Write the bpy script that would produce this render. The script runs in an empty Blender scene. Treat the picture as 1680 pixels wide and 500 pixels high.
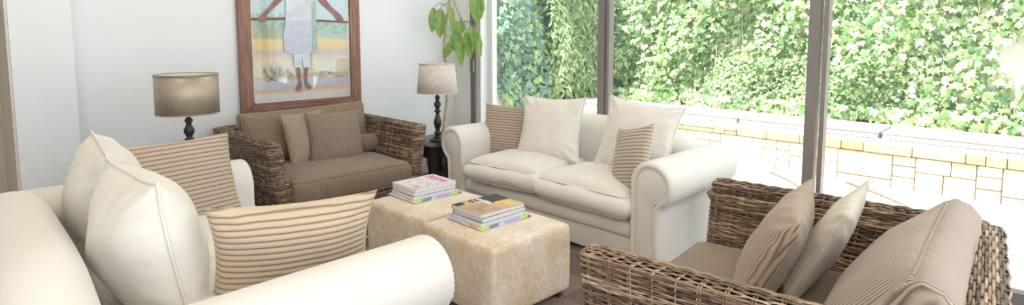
import bpy, bmesh, math, random
import numpy as np
from mathutils import Vector, Matrix, noise
random.seed(7)
PI = math.pi
S = bpy.context.scene
COL = S.collection

# ------------------------------------------------------------------ camera
XW, YW = 3.85, 4.74            # window wall, picture wall
cam = bpy.data.objects.new('camera', bpy.data.cameras.new('camera'))
COL.objects.link(cam)
cam.data.sensor_fit = 'HORIZONTAL'
cam.data.sensor_width = 36.0
cam.data.lens = 930.0 / 1680.0 * 36.0
cam.data.shift_y = -104.0 / 1680.0
cam.data.clip_start = 0.02
cam.location = (0, 0, 1.42)
pitch = math.atan(86 / 930.0)
cam.rotation_euler = (PI / 2 - pitch, 0, -PI / 4)
S.camera = cam

# ------------------------------------------------------------------ view, sky, sun
S.view_settings.view_transform = 'Standard'
S.view_settings.look = 'None'
S.view_settings.gamma = 1.0
S.view_settings.exposure = 0.28
S.view_settings.use_curve_mapping = False
w = bpy.data.worlds.new('World'); S.world = w; w.use_nodes = True
nt = w.node_tree; nt.nodes.clear()
bg = nt.nodes.new('ShaderNodeBackground'); out = nt.nodes.new('ShaderNodeOutputWorld')
bg.inputs[0].default_value = (0.78, 0.89, 1.0, 1); bg.inputs[1].default_value = 2.05
nt.links.new(bg.outputs[0], out.inputs[0])
sun = bpy.data.objects.new('sun', bpy.data.lights.new('sun', 'SUN')); COL.objects.link(sun)
sun.data.energy = 13.5; sun.data.angle = 0.009; sun.data.color = (1, 0.965, 0.9)
sd = Vector((-0.40, 0.16, 0.88)).normalized()
sun.rotation_euler = sd.to_track_quat('Z', 'Y').to_euler()
sun.location = (-3, 1, 9)

# ------------------------------------------------------------------ materials
MATS = {}
class N:
    def __init__(s, m): s.t = m.node_tree; s.b = s.t.nodes['Principled BSDF']
    def new(s, k, **kw):
        n = s.t.nodes.new(k)
        for a, v in kw.items():
            if a.startswith('i_'):
                n.inputs[a[2:].replace('_', ' ')].default_value = v
            else: setattr(n, a, v)
        return n
    def link(s, a, b): s.t.links.new(a, b)
    def coord(s, kind='Object'): return s.new('ShaderNodeTexCoord').outputs[kind]
    def noise(s, scale, detail=4, rough=.55, vec=None):
        n = s.new('ShaderNodeTexNoise'); n.inputs['Scale'].default_value = scale
        n.inputs['Detail'].default_value = detail; n.inputs['Roughness'].default_value = rough
        s.link(vec if vec is not None else s.coord(), n.inputs['Vector']); return n.outputs['Fac']
    def ramp(s, fac, stops, interp='LINEAR'):
        r = s.new('ShaderNodeValToRGB'); cr = r.color_ramp; cr.interpolation = interp
        while len(cr.elements) < len(stops): cr.elements.new(.5)
        for e, (p, c) in zip(cr.elements, stops):
            e.position = p; e.color = (*c, 1)
        s.link(fac, r.inputs[0]); return r.outputs[0]
    def math(s, op, a, b=None, c=None):
        n = s.new('ShaderNodeMath', operation=op)
        for i, v in enumerate((a, b, c)):
            if v is None: continue
            if isinstance(v, (int, float)): n.inputs[i].default_value = v
            else: s.link(v, n.inputs[i])
        return n.outputs[0]
    def mix(s, fac, a, b, mode='MIX'):
        n = s.new('ShaderNodeMix', data_type='RGBA', blend_type=mode)
        for sock, v in ((n.inputs[0], fac), (n.inputs[6], a), (n.inputs[7], b)):
            if isinstance(v, (int, float)): sock.default_value = v
            elif isinstance(v, tuple): sock.default_value = (*v, 1)
            else: s.link(v, sock)
        return n.outputs[2]
    def sep(s, v):
        n = s.new('ShaderNodeSeparateXYZ'); s.link(v, n.inputs[0]); return n.outputs
    def bump(s, h, strength=.3, dist=.002):
        n = s.new('ShaderNodeBump'); n.inputs['Strength'].default_value = strength
        n.inputs['Distance'].default_value = dist
        s.link(h, n.inputs['Height']); s.link(n.outputs[0], s.b.inputs['Normal'])
    def color(s, c): s.link(c, s.b.inputs['Base Color'])

def mat(name, col=(.8, .8, .8), rough=.6, metal=0, sheen=0, spec=None):
    if name in MATS: return MATS[name]
    m = bpy.data.materials.new(name); m.use_nodes = True
    b = m.node_tree.nodes['Principled BSDF']
    b.inputs['Base Color'].default_value = (*col, 1)
    b.inputs['Roughness'].default_value = rough
    b.inputs['Metallic'].default_value = metal
    if sheen: b.inputs['Sheen Weight'].default_value = sheen
    if spec is not None: b.inputs['Specular IOR Level'].default_value = spec
    MATS[name] = m
    return m

def mat_noise(name, c1, c2, scale=8, rough=.6, bump=0, bscale=120, bdist=.001, sheen=0, lo=.35, hi=.65, spec=None):
    m = mat(name, c1, rough, sheen=sheen, spec=spec); n = N(m)
    n.color(n.ramp(n.noise(scale), [(lo, c1), (hi, c2)]))
    if bump: n.bump(n.noise(bscale, 2), bump, bdist)
    return m

M_wall = mat_noise('wall_paint', (.79, .82, .86), (.80, .83, .868), 2.5, .75, .15, 60)
M_cream = mat_noise('warm_wall_paint', (.88, .87, .83), (.90, .89, .85), 2.5, .75, .15, 60)
M_beige = mat_noise('passage_paint', (.66, .60, .52), (.69, .63, .55), 2.5, .75)
M_ceil = mat_noise('ceiling_paint', (.86, .86, .85), (.88, .88, .87), 2, .8)
M_skirt = mat('skirting_paint', (.82, .82, .81), .5)
M_frame = mat_noise('bronze_aluminium', (.21, .185, .175), (.235, .21, .20), 4, .38)
M_white = mat_noise('white_upholstery', (.765, .735, .685), (.78, .75, .70), 3, .8, .25, 500, .0006, sheen=.15)
M_pillow = mat_noise('white_pillow_cotton', (.785, .755, .70), (.805, .775, .72), 4, .75, .35, 45, .003, sheen=.15)
M_wood = mat_noise('ebony_wood', (.022, .016, .014), (.035, .026, .022), 9, .32)
M_walnut = mat_noise('dull_walnut', (.085, .055, .045), (.12, .08, .065), 9, .6)
M_foot = mat_noise('reddish_foot_wood', (.10, .03, .02), (.15, .05, .03), 9, .35)
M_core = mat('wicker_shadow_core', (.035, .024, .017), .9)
M_terra = mat_noise('brown_clay', (.17, .10, .075), (.23, .14, .10), 5, .55)
M_soil = mat_noise('potting_soil', (.03, .02, .014), (.07, .05, .035), 40, .95, .6, 60, .01)
M_bark = mat_noise('stem_bark', (.42, .33, .23), (.62, .53, .40), 30, .8, .5, 50, .004)
M_paper = mat_noise('magazine_pages', (.80, .80, .79), (.70, .71, .72), 160, .7)
M_black = mat('black_print', (.015, .015, .02), .4)
M_magenta = mat('magenta_print', (.75, .02, .30), .4)
M_yellow = mat('yellow_print', (.92, .62, .03), .4)
M_whiteprint = mat('white_print', (.86, .86, .86), .4)
M_coping = mat_noise('coping_stone', (.80, .76, .70), (.84, .80, .75), 6, .8)
M_ledge = mat_noise('garden_render', (.82, .75, .71), (.85, .79, .75), 5, .85)
M_pad = mat_noise('bench_pad_canvas', (.42, .37, .36), (.47, .41, .40), 5, .85)
M_paving = None

def m_corduroy(name, base, line, pitch, axis='X', var=.12, duty=.38):
    m = mat(name, base, .85, sheen=.2); n = N(m)
    co = n.coord(); x = n.sep(co)[axis]
    jit = n.math('MULTIPLY', n.noise(9, 2, vec=co), pitch * .5)
    ph = n.math('FRACT', n.math('DIVIDE', n.math('ADD', x, jit), pitch))
    tri = n.math('ABSOLUTE', n.math('SUBTRACT', ph, .5))            # 0 mid .. .5 groove
    fac = n.math('SMOOTHSTEP', tri, .5 - duty, .5) if False else n.ramp(tri, [(.5 - duty, (0, 0, 0)), (.46, (1, 1, 1))])
    dark = tuple(c * (1 - var) for c in base)
    b = n.ramp(n.noise(3.5, 3, vec=co), [(.35, dark), (.65, base)])
    n.color(n.mix(fac, b, line))
    inv = n.math('SUBTRACT', .5, tri)
    n.bump(n.math('ADD', inv, n.math('MULTIPLY', n.noise(350, 2, vec=co), .25)), .5, .003)
    return m
M_cord_dark = m_corduroy('brown_corduroy', (.335, .245, .165), (.12, .085, .06), .0125)
M_cord_back = m_corduroy('golden_brown_corduroy', (.345, .255, .17), (.13, .095, .065), .0125)
M_cord_throw = m_corduroy('grey_brown_corduroy', (.34, .26, .20), (.15, .11, .085), .0125)
M_cord_pale = m_corduroy('pale_corduroy', (.38, .31, .23), (.30, .24, .175), .014)
M_cord_cream = m_corduroy('cream_ribbed_linen', (.66, .61, .52), (.55, .49, .39), .010)
M_cord_tan = m_corduroy('tan_ribbed_corduroy', (.50, .385, .285), (.19, .13, .09), .0135)
M_cord_far = m_corduroy('taupe_ribbed_corduroy', (.48, .39, .32), (.15, .11, .085), .0145)

RIB = .0225
def m_ribbed(name, base, line, pitch=RIB):
    m = mat(name, base, .85, sheen=.2); n = N(m); co = n.coord(); y = n.sep(co)['Y']
    tri = n.math('ABSOLUTE', n.math('SUBTRACT', n.math('FRACT', n.math('DIVIDE', y, pitch)), .5))
    fac = n.ramp(tri, [(.27, (0, 0, 0)), (.47, (1, 1, 1))])
    fine = n.noise(260, 2, vec=co)
    b = n.mix(n.math('MULTIPLY', fine, .5), base, tuple(c * .72 for c in base))
    n.color(n.mix(fac, b, line)); n.bump(fine, .4, .002)
    return m
M_rib_tan = m_ribbed('tan_chunky_rib', (.64, .52, .385), (.27, .18, .11))
M_rib_taupe = m_ribbed('taupe_chunky_rib', (.56, .455, .355), (.23, .165, .12))
M_rib_grey = m_ribbed('grey_chunky_rib', (.52, .42, .335), (.20, .14, .10))
M_rib_pale = m_ribbed('pale_grey_chunky_rib', (.62, .54, .44), (.25, .185, .13))

def m_wicker():
    m = mat('woven_rattan', (.3, .2, .12), .4); n = N(m)
    g = n.new('ShaderNodeNewGeometry').outputs['Random Per Island']
    c = n.ramp(g, [(0, (.09, .058, .042)), (.3, (.20, .13, .088)), (.6, (.31, .21, .14)), (.85, (.43, .31, .21)), (1, (.58, .47, .34))])
    k = n.ramp(n.noise(38, 3), [(.3, (.62, .6, .6)), (.7, (1.15, 1.12, 1.1))])
    n.color(n.mix(1.0, c, k, 'MULTIPLY'))
    n.bump(n.noise(300, 2), .3, .001)
    return m
M_wick = m_wicker()

def m_ottoman():
    m = mat('crushed_velvet', (.7, .55, .38), .8, sheen=.5); n = N(m); co = n.coord()
    a = n.ramp(n.noise(5, 5, .6, vec=co), [(.30, (.64, .48, .31)), (.50, (.74, .61, .46)), (.68, (.83, .77, .68))])
    b = n.ramp(n.noise(42, 4, .7, vec=co), [(.3, (.80, .77, .72)), (.7, (1.06, 1.05, 1.04))])
    n.color(n.mix(1.0, a, b, 'MULTIPLY')); n.bump(n.noise(150, 3, vec=co), .4, .002)
    return m
M_otto = m_ottoman()

def m_shade_damask():
    m = mat('damask_linen', (.6, .5, .4), .8); n = N(m); co = n.coord()
    wv = n.noise(26, 1.5, .5, vec=co)
    v = n.new('ShaderNodeTexVoronoi', feature='SMOOTH_F1'); v.inputs['Scale'].default_value = 38
    n.link(co, v.inputs['Vector'])
    r = n.math('SINE', n.math('ADD', n.math('MULTIPLY', v.outputs['Distance'], 26), n.math('MULTIPLY', wv, 14)))
    n.color(n.mix(n.ramp(r, [(.35, (0, 0, 0)), (.6, (1, 1, 1))]), (.60, .525, .465), (.73, .675, .625)))
    return m
M_damask = m_shade_damask()
def m_shade_satin():
    m = mat('bronze_satin', (.36, .30, .235), .43, .5); n = N(m); co = n.coord()
    mp = n.new('ShaderNodeMapping'); mp.inputs['Scale'].default_value = (1, 1, 60); n.link(co, mp.inputs[0])
    n.color(n.ramp(n.noise(9, 2, vec=mp.outputs[0]), [(.3, (.43, .365, .29)), (.7, (.46, .39, .315))]))
    return m
M_satin = m_shade_satin()
M_lining = mat('shade_lining', (.82, .80, .76), .8)

def m_glass():
    m = bpy.data.materials.new('clear_glass'); m.use_nodes = True; t = m.node_tree; t.nodes.clear()
    o = t.nodes.new('ShaderNodeOutputMaterial'); mx = t.nodes.new('ShaderNodeMixShader')
    tr = t.nodes.new('ShaderNodeBsdfTransparent'); gl = t.nodes.new('ShaderNodeBsdfGlossy')
    lw = t.nodes.new('ShaderNodeLayerWeight'); lw.inputs[0].default_value = .5
    pw = t.nodes.new('ShaderNodeMath'); pw.operation = 'POWER'; pw.inputs[1].default_value = 5; t.links.new(lw.outputs['Facing'], pw.inputs[0])
    fr = t.nodes.new('ShaderNodeMath'); fr.operation = 'MULTIPLY_ADD'; fr.inputs[1].default_value = .955; fr.inputs[2].default_value = .045; t.links.new(pw.outputs[0], fr.inputs[0])
    gl.inputs['Roughness'].default_value = 0.0; gl.inputs[0].default_value = (1, 1, 1, 1)
    tr.inputs[0].default_value = (.975, .985, .98, 1)
    t.links.new(fr.outputs[0], mx.inputs[0]); t.links.new(tr.outputs[0], mx.inputs[1])
    t.links.new(gl.outputs[0], mx.inputs[2]); t.links.new(mx.outputs[0], o.inputs[0])
    return m
M_glass = m_glass()

def m_leaf(name, stops, rough=.35, trans=.25):
    m = mat(name, (.2, .4, .1), rough); n = N(m)
    g = n.new('ShaderNodeNewGeometry').outputs['Random Per Island']
    c = n.ramp(g, stops); n.color(c)
    t = n.t; o = t.nodes['Material Output']; tl = t.nodes.new('ShaderNodeBsdfTranslucent')
    n.link(n.mix(.35, c, (.55, .75, .15)), tl.inputs[0])
    mx = t.nodes.new('ShaderNodeMixShader'); mx.inputs[0].default_value = trans
    n.link(n.b.outputs[0], mx.inputs[1]); n.link(tl.outputs[0], mx.inputs[2]); n.link(mx.outputs[0], o.inputs[0])
    return m
M_ivy = m_leaf('ivy_leaves', [(0, (.10, .22, .08)), (.3, (.20, .36, .15)), (.6, (.36, .50, .24)), (.85, (.50, .64, .28)), (1, (.70, .76, .58))])
M_ivy_cool = m_leaf('shaded_ivy_leaves', [(0, (.12, .23, .17)), (.35, (.22, .36, .29)), (.65, (.34, .49, .40)), (.85, (.42, .60, .36)), (1, (.55, .72, .24))])  # cool cast of the shaded corner put into the leaf colours
M_narrow = m_leaf('narrow_leaves', [(0, (.14, .24, .10)), (.5, (.32, .44, .22)), (1, (.55, .65, .36))])
def m_houseleaf():
    m = mat('houseplant_leaf', (.2, .35, .08), .32); n = N(m); co = n.coord()
    x = n.math('ABSOLUTE', n.sep(co)['X'])
    vein = n.ramp(x, [(.0, (1, 1, 1)), (.0022, (0, 0, 0))])
    b = n.ramp(n.noise(14, 3, vec=co), [(.3, (.15, .27, .08)), (.7, (.28, .42, .13))])
    n.color(n.mix(vein, b, (.48, .58, .26)))
    t = n.t; o = t.nodes['Material Output']; tl = t.nodes.new('ShaderNodeBsdfTranslucent')
    tl.inputs[0].default_value = (.35, .55, .10, 1)
    mx = t.nodes.new('ShaderNodeMixShader'); mx.inputs[0].default_value = .3
    n.link(n.b.outputs[0], mx.inputs[1]); n.link(tl.outputs[0], mx.inputs[2]); n.link(mx.outputs[0], o.inputs[0])
    return m
M_houseleaf = m_houseleaf()

def m_stone():
    m = mat('ashlar_stone', (.7, .5, .32), .85); n = N(m); co = n.coord()
    g = n.new('ShaderNodeNewGeometry').outputs['Random Per Island']
    a = n.ramp(g, [(0, (.66, .43, .26)), (.5, (.76, .56, .38)), (1, (.84, .68, .52))])
    b = n.ramp(n.noise(16, 5, .65, vec=co), [(.3, (.86, .84, .82)), (.7, (1.05, 1.05, 1.05))])
    n.color(n.mix(1.0, a, b, 'MULTIPLY')); n.bump(n.noise(28, 4, vec=co), .5, .01)
    return m
M_stone = m_stone()
M_mortar = mat('stone_joint', (.15, .12, .11), .9)

def m_paving():
    m = mat('pale_paving', (.8, .76, .72), .85); n = N(m); co = n.coord()
    br = n.new('ShaderNodeTexBrick'); br.inputs['Scale'].default_value = 1.0
    br.inputs['Brick Width'].default_value = .9; br.inputs['Row Height'].default_value = .6
    br.inputs['Mortar Size'].default_value = .006
    br.inputs['Color1'].default_value = (.74, .70, .66, 1); br.inputs['Color2'].default_value = (.80, .76, .72, 1)
    br.inputs['Mortar'].default_value = (.42, .38, .36, 1)
    n.link(co, br.inputs['Vector']); n.color(br.outputs['Color'])
    return m
M_paving = m_paving()

def m_floor():
    m = mat('dark_floorboards', (.12, .08, .06), .4); n = N(m); co = n.coord()
    mp = n.new('ShaderNodeMapping'); mp.inputs['Rotation'].default_value = (0, 0, PI / 2); n.link(co, mp.inputs[0])
    br = n.new('ShaderNodeTexBrick'); br.inputs['Scale'].default_value = 1
    br.inputs['Brick Width'].default_value = 1.1; br.inputs['Row Height'].default_value = .12; br.inputs['Mortar Size'].default_value = .002
    br.inputs['Color1'].default_value = (.13, .09, .075, 1); br.inputs['Color2'].default_value = (.19, .135, .11, 1); br.inputs['Mortar'].default_value = (.04, .03, .025, 1)
    n.link(mp.outputs[0], br.inputs['Vector'])
    mp2 = n.new('ShaderNodeMapping'); mp2.inputs['Scale'].default_value = (14, 1, 1); n.link(co, mp2.inputs[0])
    g = n.ramp(n.noise(5, 5, vec=mp2.outputs[0]), [(.3, (.75, .75, .75)), (.7, (1.2, 1.2, 1.2))])
    n.color(n.mix(1, br.outputs['Color'], g, 'MULTIPLY'))
    return m
M_floor = m_floor()
def m_rug():
    m = mat('patchwork_rug', (.3, .2, .14), .95, sheen=.2); n = N(m); co = n.coord()
    s = n.sep(co)
    cx = n.math('FLOOR', n.math('DIVIDE', s['X'], .27)); cy = n.math('FLOOR', n.math('DIVIDE', s['Y'], .20))
    cb = n.new('ShaderNodeCombineXYZ'); n.link(cx, cb.inputs[0]); n.link(cy, cb.inputs[1])
    wn = n.new('ShaderNodeTexWhiteNoise', noise_dimensions='2D'); n.link(cb.outputs[0], wn.inputs['Vector'])
    c = n.ramp(wn.outputs['Value'], [(0, (.13, .085, .065)), (.3, (.20, .14, .11)), (.55, (.27, .195, .15)), (.8, (.60, .50, .40))], 'CONSTANT')
    st = n.math('FRACT', n.math('MULTIPLY', s['Y'], 60))
    k = n.ramp(st, [(.0, (.82, .82, .82)), (.5, (1.08, 1.08, 1.08))])
    n.color(n.mix(1, c, k, 'MULTIPLY')); n.bump(n.noise(260, 2, vec=co), .6, .003)
    return m
M_rug = m_rug()
def m_framewood():
    m = mat('picture_frame_wood', (.2, .1, .07), .4); n = N(m); co = n.coord('Object')
    mp = n.new('ShaderNodeMapping'); mp.inputs['Scale'].default_value = (30, 30, 2.2); n.link(co, mp.inputs[0])
    n.color(n.ramp(n.noise(2.2, 6, .6, vec=mp.outputs[0]), [(.3, (.16, .075, .055)), (.5, (.25, .125, .09)), (.72, (.36, .20, .145))]))
    return m
M_framewood = m_framewood()
def m_framewood_h():
    m = mat('picture_frame_wood_rail', (.2, .1, .07), .4); n = N(m); co = n.coord('Object')
    mp = n.new('ShaderNodeMapping'); mp.inputs['Scale'].default_value = (2.2, 30, 30); n.link(co, mp.inputs[0])
    n.color(n.ramp(n.noise(2.2, 6, .6, vec=mp.outputs[0]), [(.3, (.16, .075, .055)), (.5, (.25, .125, .09)), (.72, (.36, .20, .145))]))
    return m
M_framewood_h = m_framewood_h()

# ------------------------------------------------------------------ object helpers
def tag(o, label=None, cat=None, group=None, kind=None):
    if label: o['label'] = label
    if cat: o['category'] = cat
    if group: o['group'] = group
    if kind: o['kind'] = kind
    return o
def thing(name, label, cat, loc=(0, 0, 0), rotz=0, group=None):
    o = bpy.data.objects.new(name, None); COL.objects.link(o)
    o.empty_display_size = .1
    o.location = loc; o.rotation_euler = (0, 0, rotz)
    return tag(o, label, cat, group)
def obj(name, verts, faces, m, parent=None, smooth=True, mats=None, fmi=None):
    me = bpy.data.meshes.new(name); me.from_pydata(verts, [], faces)
    for x in (mats or [m]): me.materials.append(x)
    if fmi is not None: me.polygons.foreach_set('material_index', fmi)
    if smooth: me.polygons.foreach_set('use_smooth', [True] * len(me.polygons))
    me.update()
    o = bpy.data.objects.new(name, me); COL.objects.link(o)
    if parent: o.parent = parent
    return o
def bobj(name, bm, m, parent=None, smooth=False):
    me = bpy.data.meshes.new(name); bm.to_mesh(me); bm.free(); me.materials.append(m)
    if smooth: me.polygons.foreach_set('use_smooth', [True] * len(me.polygons))
    o = bpy.data.objects.new(name, me); COL.objects.link(o)
    if parent: o.parent = parent
    return o
class MB:
    def __init__(s): s.v = []; s.f = []; s.mi = []
    def add(s, v, f, mi=0):
        k = len(s.v); s.v += [tuple(p) for p in v]; s.f += [tuple(i + k for i in q) for q in f]; s.mi += [mi] * len(f); return s
    def box(s, a, b, mi=0):
        x0, y0, z0 = a; x1, y1, z1 = b
        s.add([(x0, y0, z0), (x1, y0, z0), (x1, y1, z0), (x0, y1, z0), (x0, y0, z1), (x1, y0, z1), (x1, y1, z1), (x0, y1, z1)],
              [(3, 2, 1, 0), (4, 5, 6, 7), (0, 1, 5, 4), (1, 2, 6, 5), (2, 3, 7, 6), (3, 0, 4, 7)], mi); return s
    def build(s, name, m, parent=None, smooth=False, mats=None):
        return obj(name, s.v, s.f, m, parent, smooth, mats, s.mi if mats else None)

def axis_vals(h, r, n_round, n_mid):
    a = [-h + r * (1 - math.cos(i / n_round * PI / 2)) for i in range(n_round)]
    mid = [-h + r + (2 * h - 2 * r) * i / n_mid for i in range(n_mid + 1)]
    return a + mid + [-x for x in reversed(a)]
def rbox(sx, sy, sz, r, nr=4, nm=(6, 6, 2), fn=None):
    """rounded box centred at origin; fn deforms (x,y,z,u,v,w)"""
    hx, hy, hz = sx / 2, sy / 2, sz / 2
    r = min(r, hx * .999, hy * .999, hz * .999)
    ax = [axis_vals(h, r, nr, n) for h, n in zip((hx, hy, hz), nm)]
    idx = {}; V = []; F = []
    def vert(x, y, z):
        k = (round(x, 6), round(y, 6), round(z, 6))
        if k in idx: return idx[k]
        q = Vector((max(-hx + r, min(hx - r, x)), max(-hy + r, min(hy - r, y)), max(-hz + r, min(hz - r, z))))
        d = Vector((x, y, z)) - q
        if d.length > 1e-9: d = d.normalized() * r
        p = q + d
        if fn: p = fn(p.x, p.y, p.z, x / hx, y / hy, z / hz)
        idx[k] = len(V); V.append(tuple(p)); return idx[k]
    def face(A, B, mk, flip):
        for i in range(len(A) - 1):
            for j in range(len(B) - 1):
                q = [vert(*mk(A[i], B[j])), vert(*mk(A[i + 1], B[j])), vert(*mk(A[i + 1], B[j + 1])), vert(*mk(A[i], B[j + 1]))]
                F.append(tuple(reversed(q)) if flip else tuple(q))
    X, Y, Z = ax
    face(X, Y, lambda a, b: (a, b, hz), False); face(X, Y, lambda a, b: (a, b, -hz), True)
    face(X, Z, lambda a, b: (a, -hy, b), False); face(X, Z, lambda a, b: (a, hy, b), True)
    face(Y, Z, lambda a, b: (hx, a, b), False); face(Y, Z, lambda a, b: (-hx, a, b), True)
    return V, F
def shift(V, d): return [(x + d[0], y + d[1], z + d[2]) for x, y, z in V]
def tube(pts, rad, n=6, closed=False):
    """tube along pts; rad float or list"""
    P = [Vector(p) for p in pts]; L = len(P); V = []; F = []
    up = None
    for i, p in enumerate(P):
        if closed: t = P[(i + 1) % L] - P[i - 1]
        else: t = P[min(i + 1, L - 1)] - P[max(i - 1, 0)]
        t = t.normalized()
        if up is None: up = t.orthogonal().normalized()
        up = (up - t * up.dot(t));
        up = up.normalized() if up.length > 1e-6 else t.orthogonal().normalized()
        s = t.cross(up); r = rad[i] if isinstance(rad, (list, tuple)) else rad
        for k in range(n):
            a = 2 * PI * k / n; V.append(tuple(p + (up * math.cos(a) + s * math.sin(a)) * r))
    for i in range(L if closed else L - 1):
        for k in range(n):
            a = i * n + k; b = i * n + (k + 1) % n; j = (i + 1) % L
            F.append((a, b, j * n + (k + 1) % n, j * n + k))
    if not closed:
        F.append(tuple(reversed(range(n)))); F.append(tuple((L - 1) * n + k for k in range(n)))
    return V, F
def lathe(prof, n=32, cap=True):
    V = []; F = []
    for r, z in prof:
        for k in range(n): a = 2 * PI * k / n; V.append((r * math.cos(a), r * math.sin(a), z))
    for i in range(len(prof) - 1):
        for k in range(n): F.append((i * n + k, i * n + (k + 1) % n, (i + 1) * n + (k + 1) % n, (i + 1) * n + k))
    if cap:
        F.append(tuple(reversed(range(n)))); F.append(tuple((len(prof) - 1) * n + k for k in range(n)))
    return V, F
def struct(name, mb, m, parent=None, **k):
    o = mb.build(name, m, parent, **k)
    if not parent: o['kind'] = 'structure'
    return o
def sstep(a, b, x):
    t = max(0, min(1, (x - a) / (b - a))); return t * t * (3 - 2 * t)

# ------------------------------------------------------------------ the room
struct('floor', MB().box((-3, -1.4, -.12), (XW + .03, YW + .9, 0)), M_floor)
struct('ceiling', MB().box((-3, -2.3, 2.72), (XW + .30, YW + 1.2, 2.86)), M_ceil)
struct('wall_back', MB().box((.30, YW, 0), (XW + .25, YW + .14, 2.72)), M_wall)
struct('wall_window_end', MB().box((XW, -1.4, 0), (XW + .25, -.49, 2.42)), M_cream)
struct('wall_left', MB().box((-3.14, -1.4, 0), (-3, YW + .9, 2.72)), M_cream)
struct('wall_pier', MB().box((.285, YW - .13, 0), (.595, YW, 2.72)).box((.285, YW, 0), (.30, YW + .9, 2.72)), M_wall)
struct('wall_passage', MB().box((-3, YW + .9, 0), (.285, YW + 1.0, 2.72)).box((.270, YW - .128, 0), (.284, YW + .9, 2.72)), M_beige)
struct('wall_window', MB().box((XW, 4.505, 0), (XW + .25, YW, 2.72)).box((XW, -1.4, 2.42), (XW + .25, 4.505, 2.72)), M_cream)
struct('trim_1', MB().box((XW - .012, 4.472, 0), (XW + .27, 4.503, 2.42)), M_skirt)
struct('baseboard_back', MB().box((.60, YW - .015, 0), (XW, YW - .001, .10)), M_skirt)
struct('baseboard_window', MB().box((XW - .015, 4.51, 0), (XW - .001, YW - .016, .10)), M_skirt)
edges = [4.468, 2.79, 1.155, -.48]
for i in range(3):
    a, b = edges[i], edges[i + 1]
    wd = .072 if i == 0 else .028
    mb = MB()
    x0, x1 = XW + .02, XW + .085
    hi = a - (0 if i == 0 else .020)
    mb.box((x0, hi - wd, .02), (x1, hi, 2.40))                    # stile on the far side
    lo0 = b
    mb.box((x0, b, .02), (x1, b + .066, 2.40))                         # wide stile
    mb.box((x0, b + .066, .02), (x1, hi - wd, .09)); mb.box((x0, b + .066, 2.33), (x1, hi - wd, 2.40))
    if i == 0:
        mb.box((x0 - .012, hi - .018, .02), (x0, hi, 2.40))
    o = struct('window_%d' % (i + 1), mb, M_frame)
    MB().box((XW + .048, b + .065, .08), (XW + .054, hi - wd + .001, 2.34)).build('glass', M_glass, o)
    if i == 0:
        MB().box((x0 - .03, hi - wd + .012, 1.05), (x0, hi - wd + .030, 1.18)).build('handle', M_frame, o)
struct('trim_2', MB().box((XW, -.48, 0), (XW + .12, 4.47, .02)).box((XW, -.48, 2.40), (XW + .12, 4.47, 2.42)), M_frame)
# out-of-view warm fill lamps added at the ceiling to brighten the room
for i, (x, y) in enumerate([(x, y) for x in (-1.2, .6, 2.4) for y in (-.4, 1.5, 3.6)]):
    t = thing('fill_light', 'round white fill lamp added at the ceiling above the seating, out of view', 'fill light', (x, y, 2.72), 0, 'fill lamps added at the ceiling')
    V, F = lathe([(.06, -.004), (.085, -.004), (.085, .0), (.06, .0)], 24, False); obj('fill_ring', V, F, M_skirt, t)
    l = bpy.data.lights.new('lamp', 'AREA'); l.shape = 'DISK'; l.size = .16; l.energy = 5; l.color = (1, .86, .68); l.spread = PI
    lo = bpy.data.objects.new('lamp', l); COL.objects.link(lo); lo.parent = t; lo.location = (0, 0, -.012)

# ------------------------------------------------------------------ outside
struct('ground', MB().box((-14, -12, -.30), (14, 14, -.121)), M_paving)
struct('patio_paving', MB().box((XW + .031, -6, -.12), (6.45, 9, -.03)), M_paving)
XS = 6.40
# stone facing of the raised bed : individual blocks
def stone_wall():
    mb = MB(); random.seed(21)
    def blk(y0, y1, z0, z1):
        g = .006; d = random.uniform(0, .014)
        V, F = rbox(.06, y1 - y0 - g, z1 - z0 - g, .008, 2, (1, 2, 1))
        mb.add(shift(V, (XS + .03 - d, (y0 + y1) / 2, (z0 + z1) / 2)), F)
    y = -2.5
    while y < 5.6:
        wd = random.choice((.14, .2, .26, .34, .40)); 
        if random.random() < .25: blk(y, y + wd, .285, .335); blk(y, y + wd, .335, .385)
        else: blk(y, y + wd, .285, .385)
        y += wd
    y = -2.5
    while y < 5.6:
        k = random.random()
        if k < .4:
            wd = random.uniform(.32, .52); z = .04 if random.random() < .6 else .10; blk(y, y + wd, z, .285); blk(y, y + wd, -.03, z)
        elif k < .75:
            wd = random.uniform(.4, .62); z = random.uniform(.14, .2); s = random.uniform(.35, .65)
            blk(y, y + wd * s, z, .285); blk(y + wd * s, y + wd, z, .285)
            s = random.uniform(.3, .7); blk(y, y + wd * s, -.03, z); blk(y + wd * s, y + wd, -.03, z)
        else:
            wd = random.uniform(.13, .2); blk(y, y + wd, -.03, .08); blk(y, y + wd, .08, .19); blk(y, y + wd, .19, .285)
        y += wd
    return mb
o = struct('wall_garden_seat', stone_wall(), M_stone)
struct('wall_garden_backing', MB().box((XS + .022, -2.6, -.03), (XS + .2, 5.8, .38)), M_mortar)
struct('trim_3', MB().box((XS - .066, -2.6, .385), (7.75, 5.8, .42)), M_coping)
struct('wall_garden_back', MB().box((7.75, -2.6, -.1), (7.95, 6.3, 2.9)), M_ledge)
struct('wall_garden_side', MB().box((4.35, 5.8, -.1), (7.95, 6.0, 2.9)), M_ledge)
struct('wall_outside_return', MB().box((XW + .255, 4.40, -.05), (XW + .32, 4.66, 2.7)), M_skirt)
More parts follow.
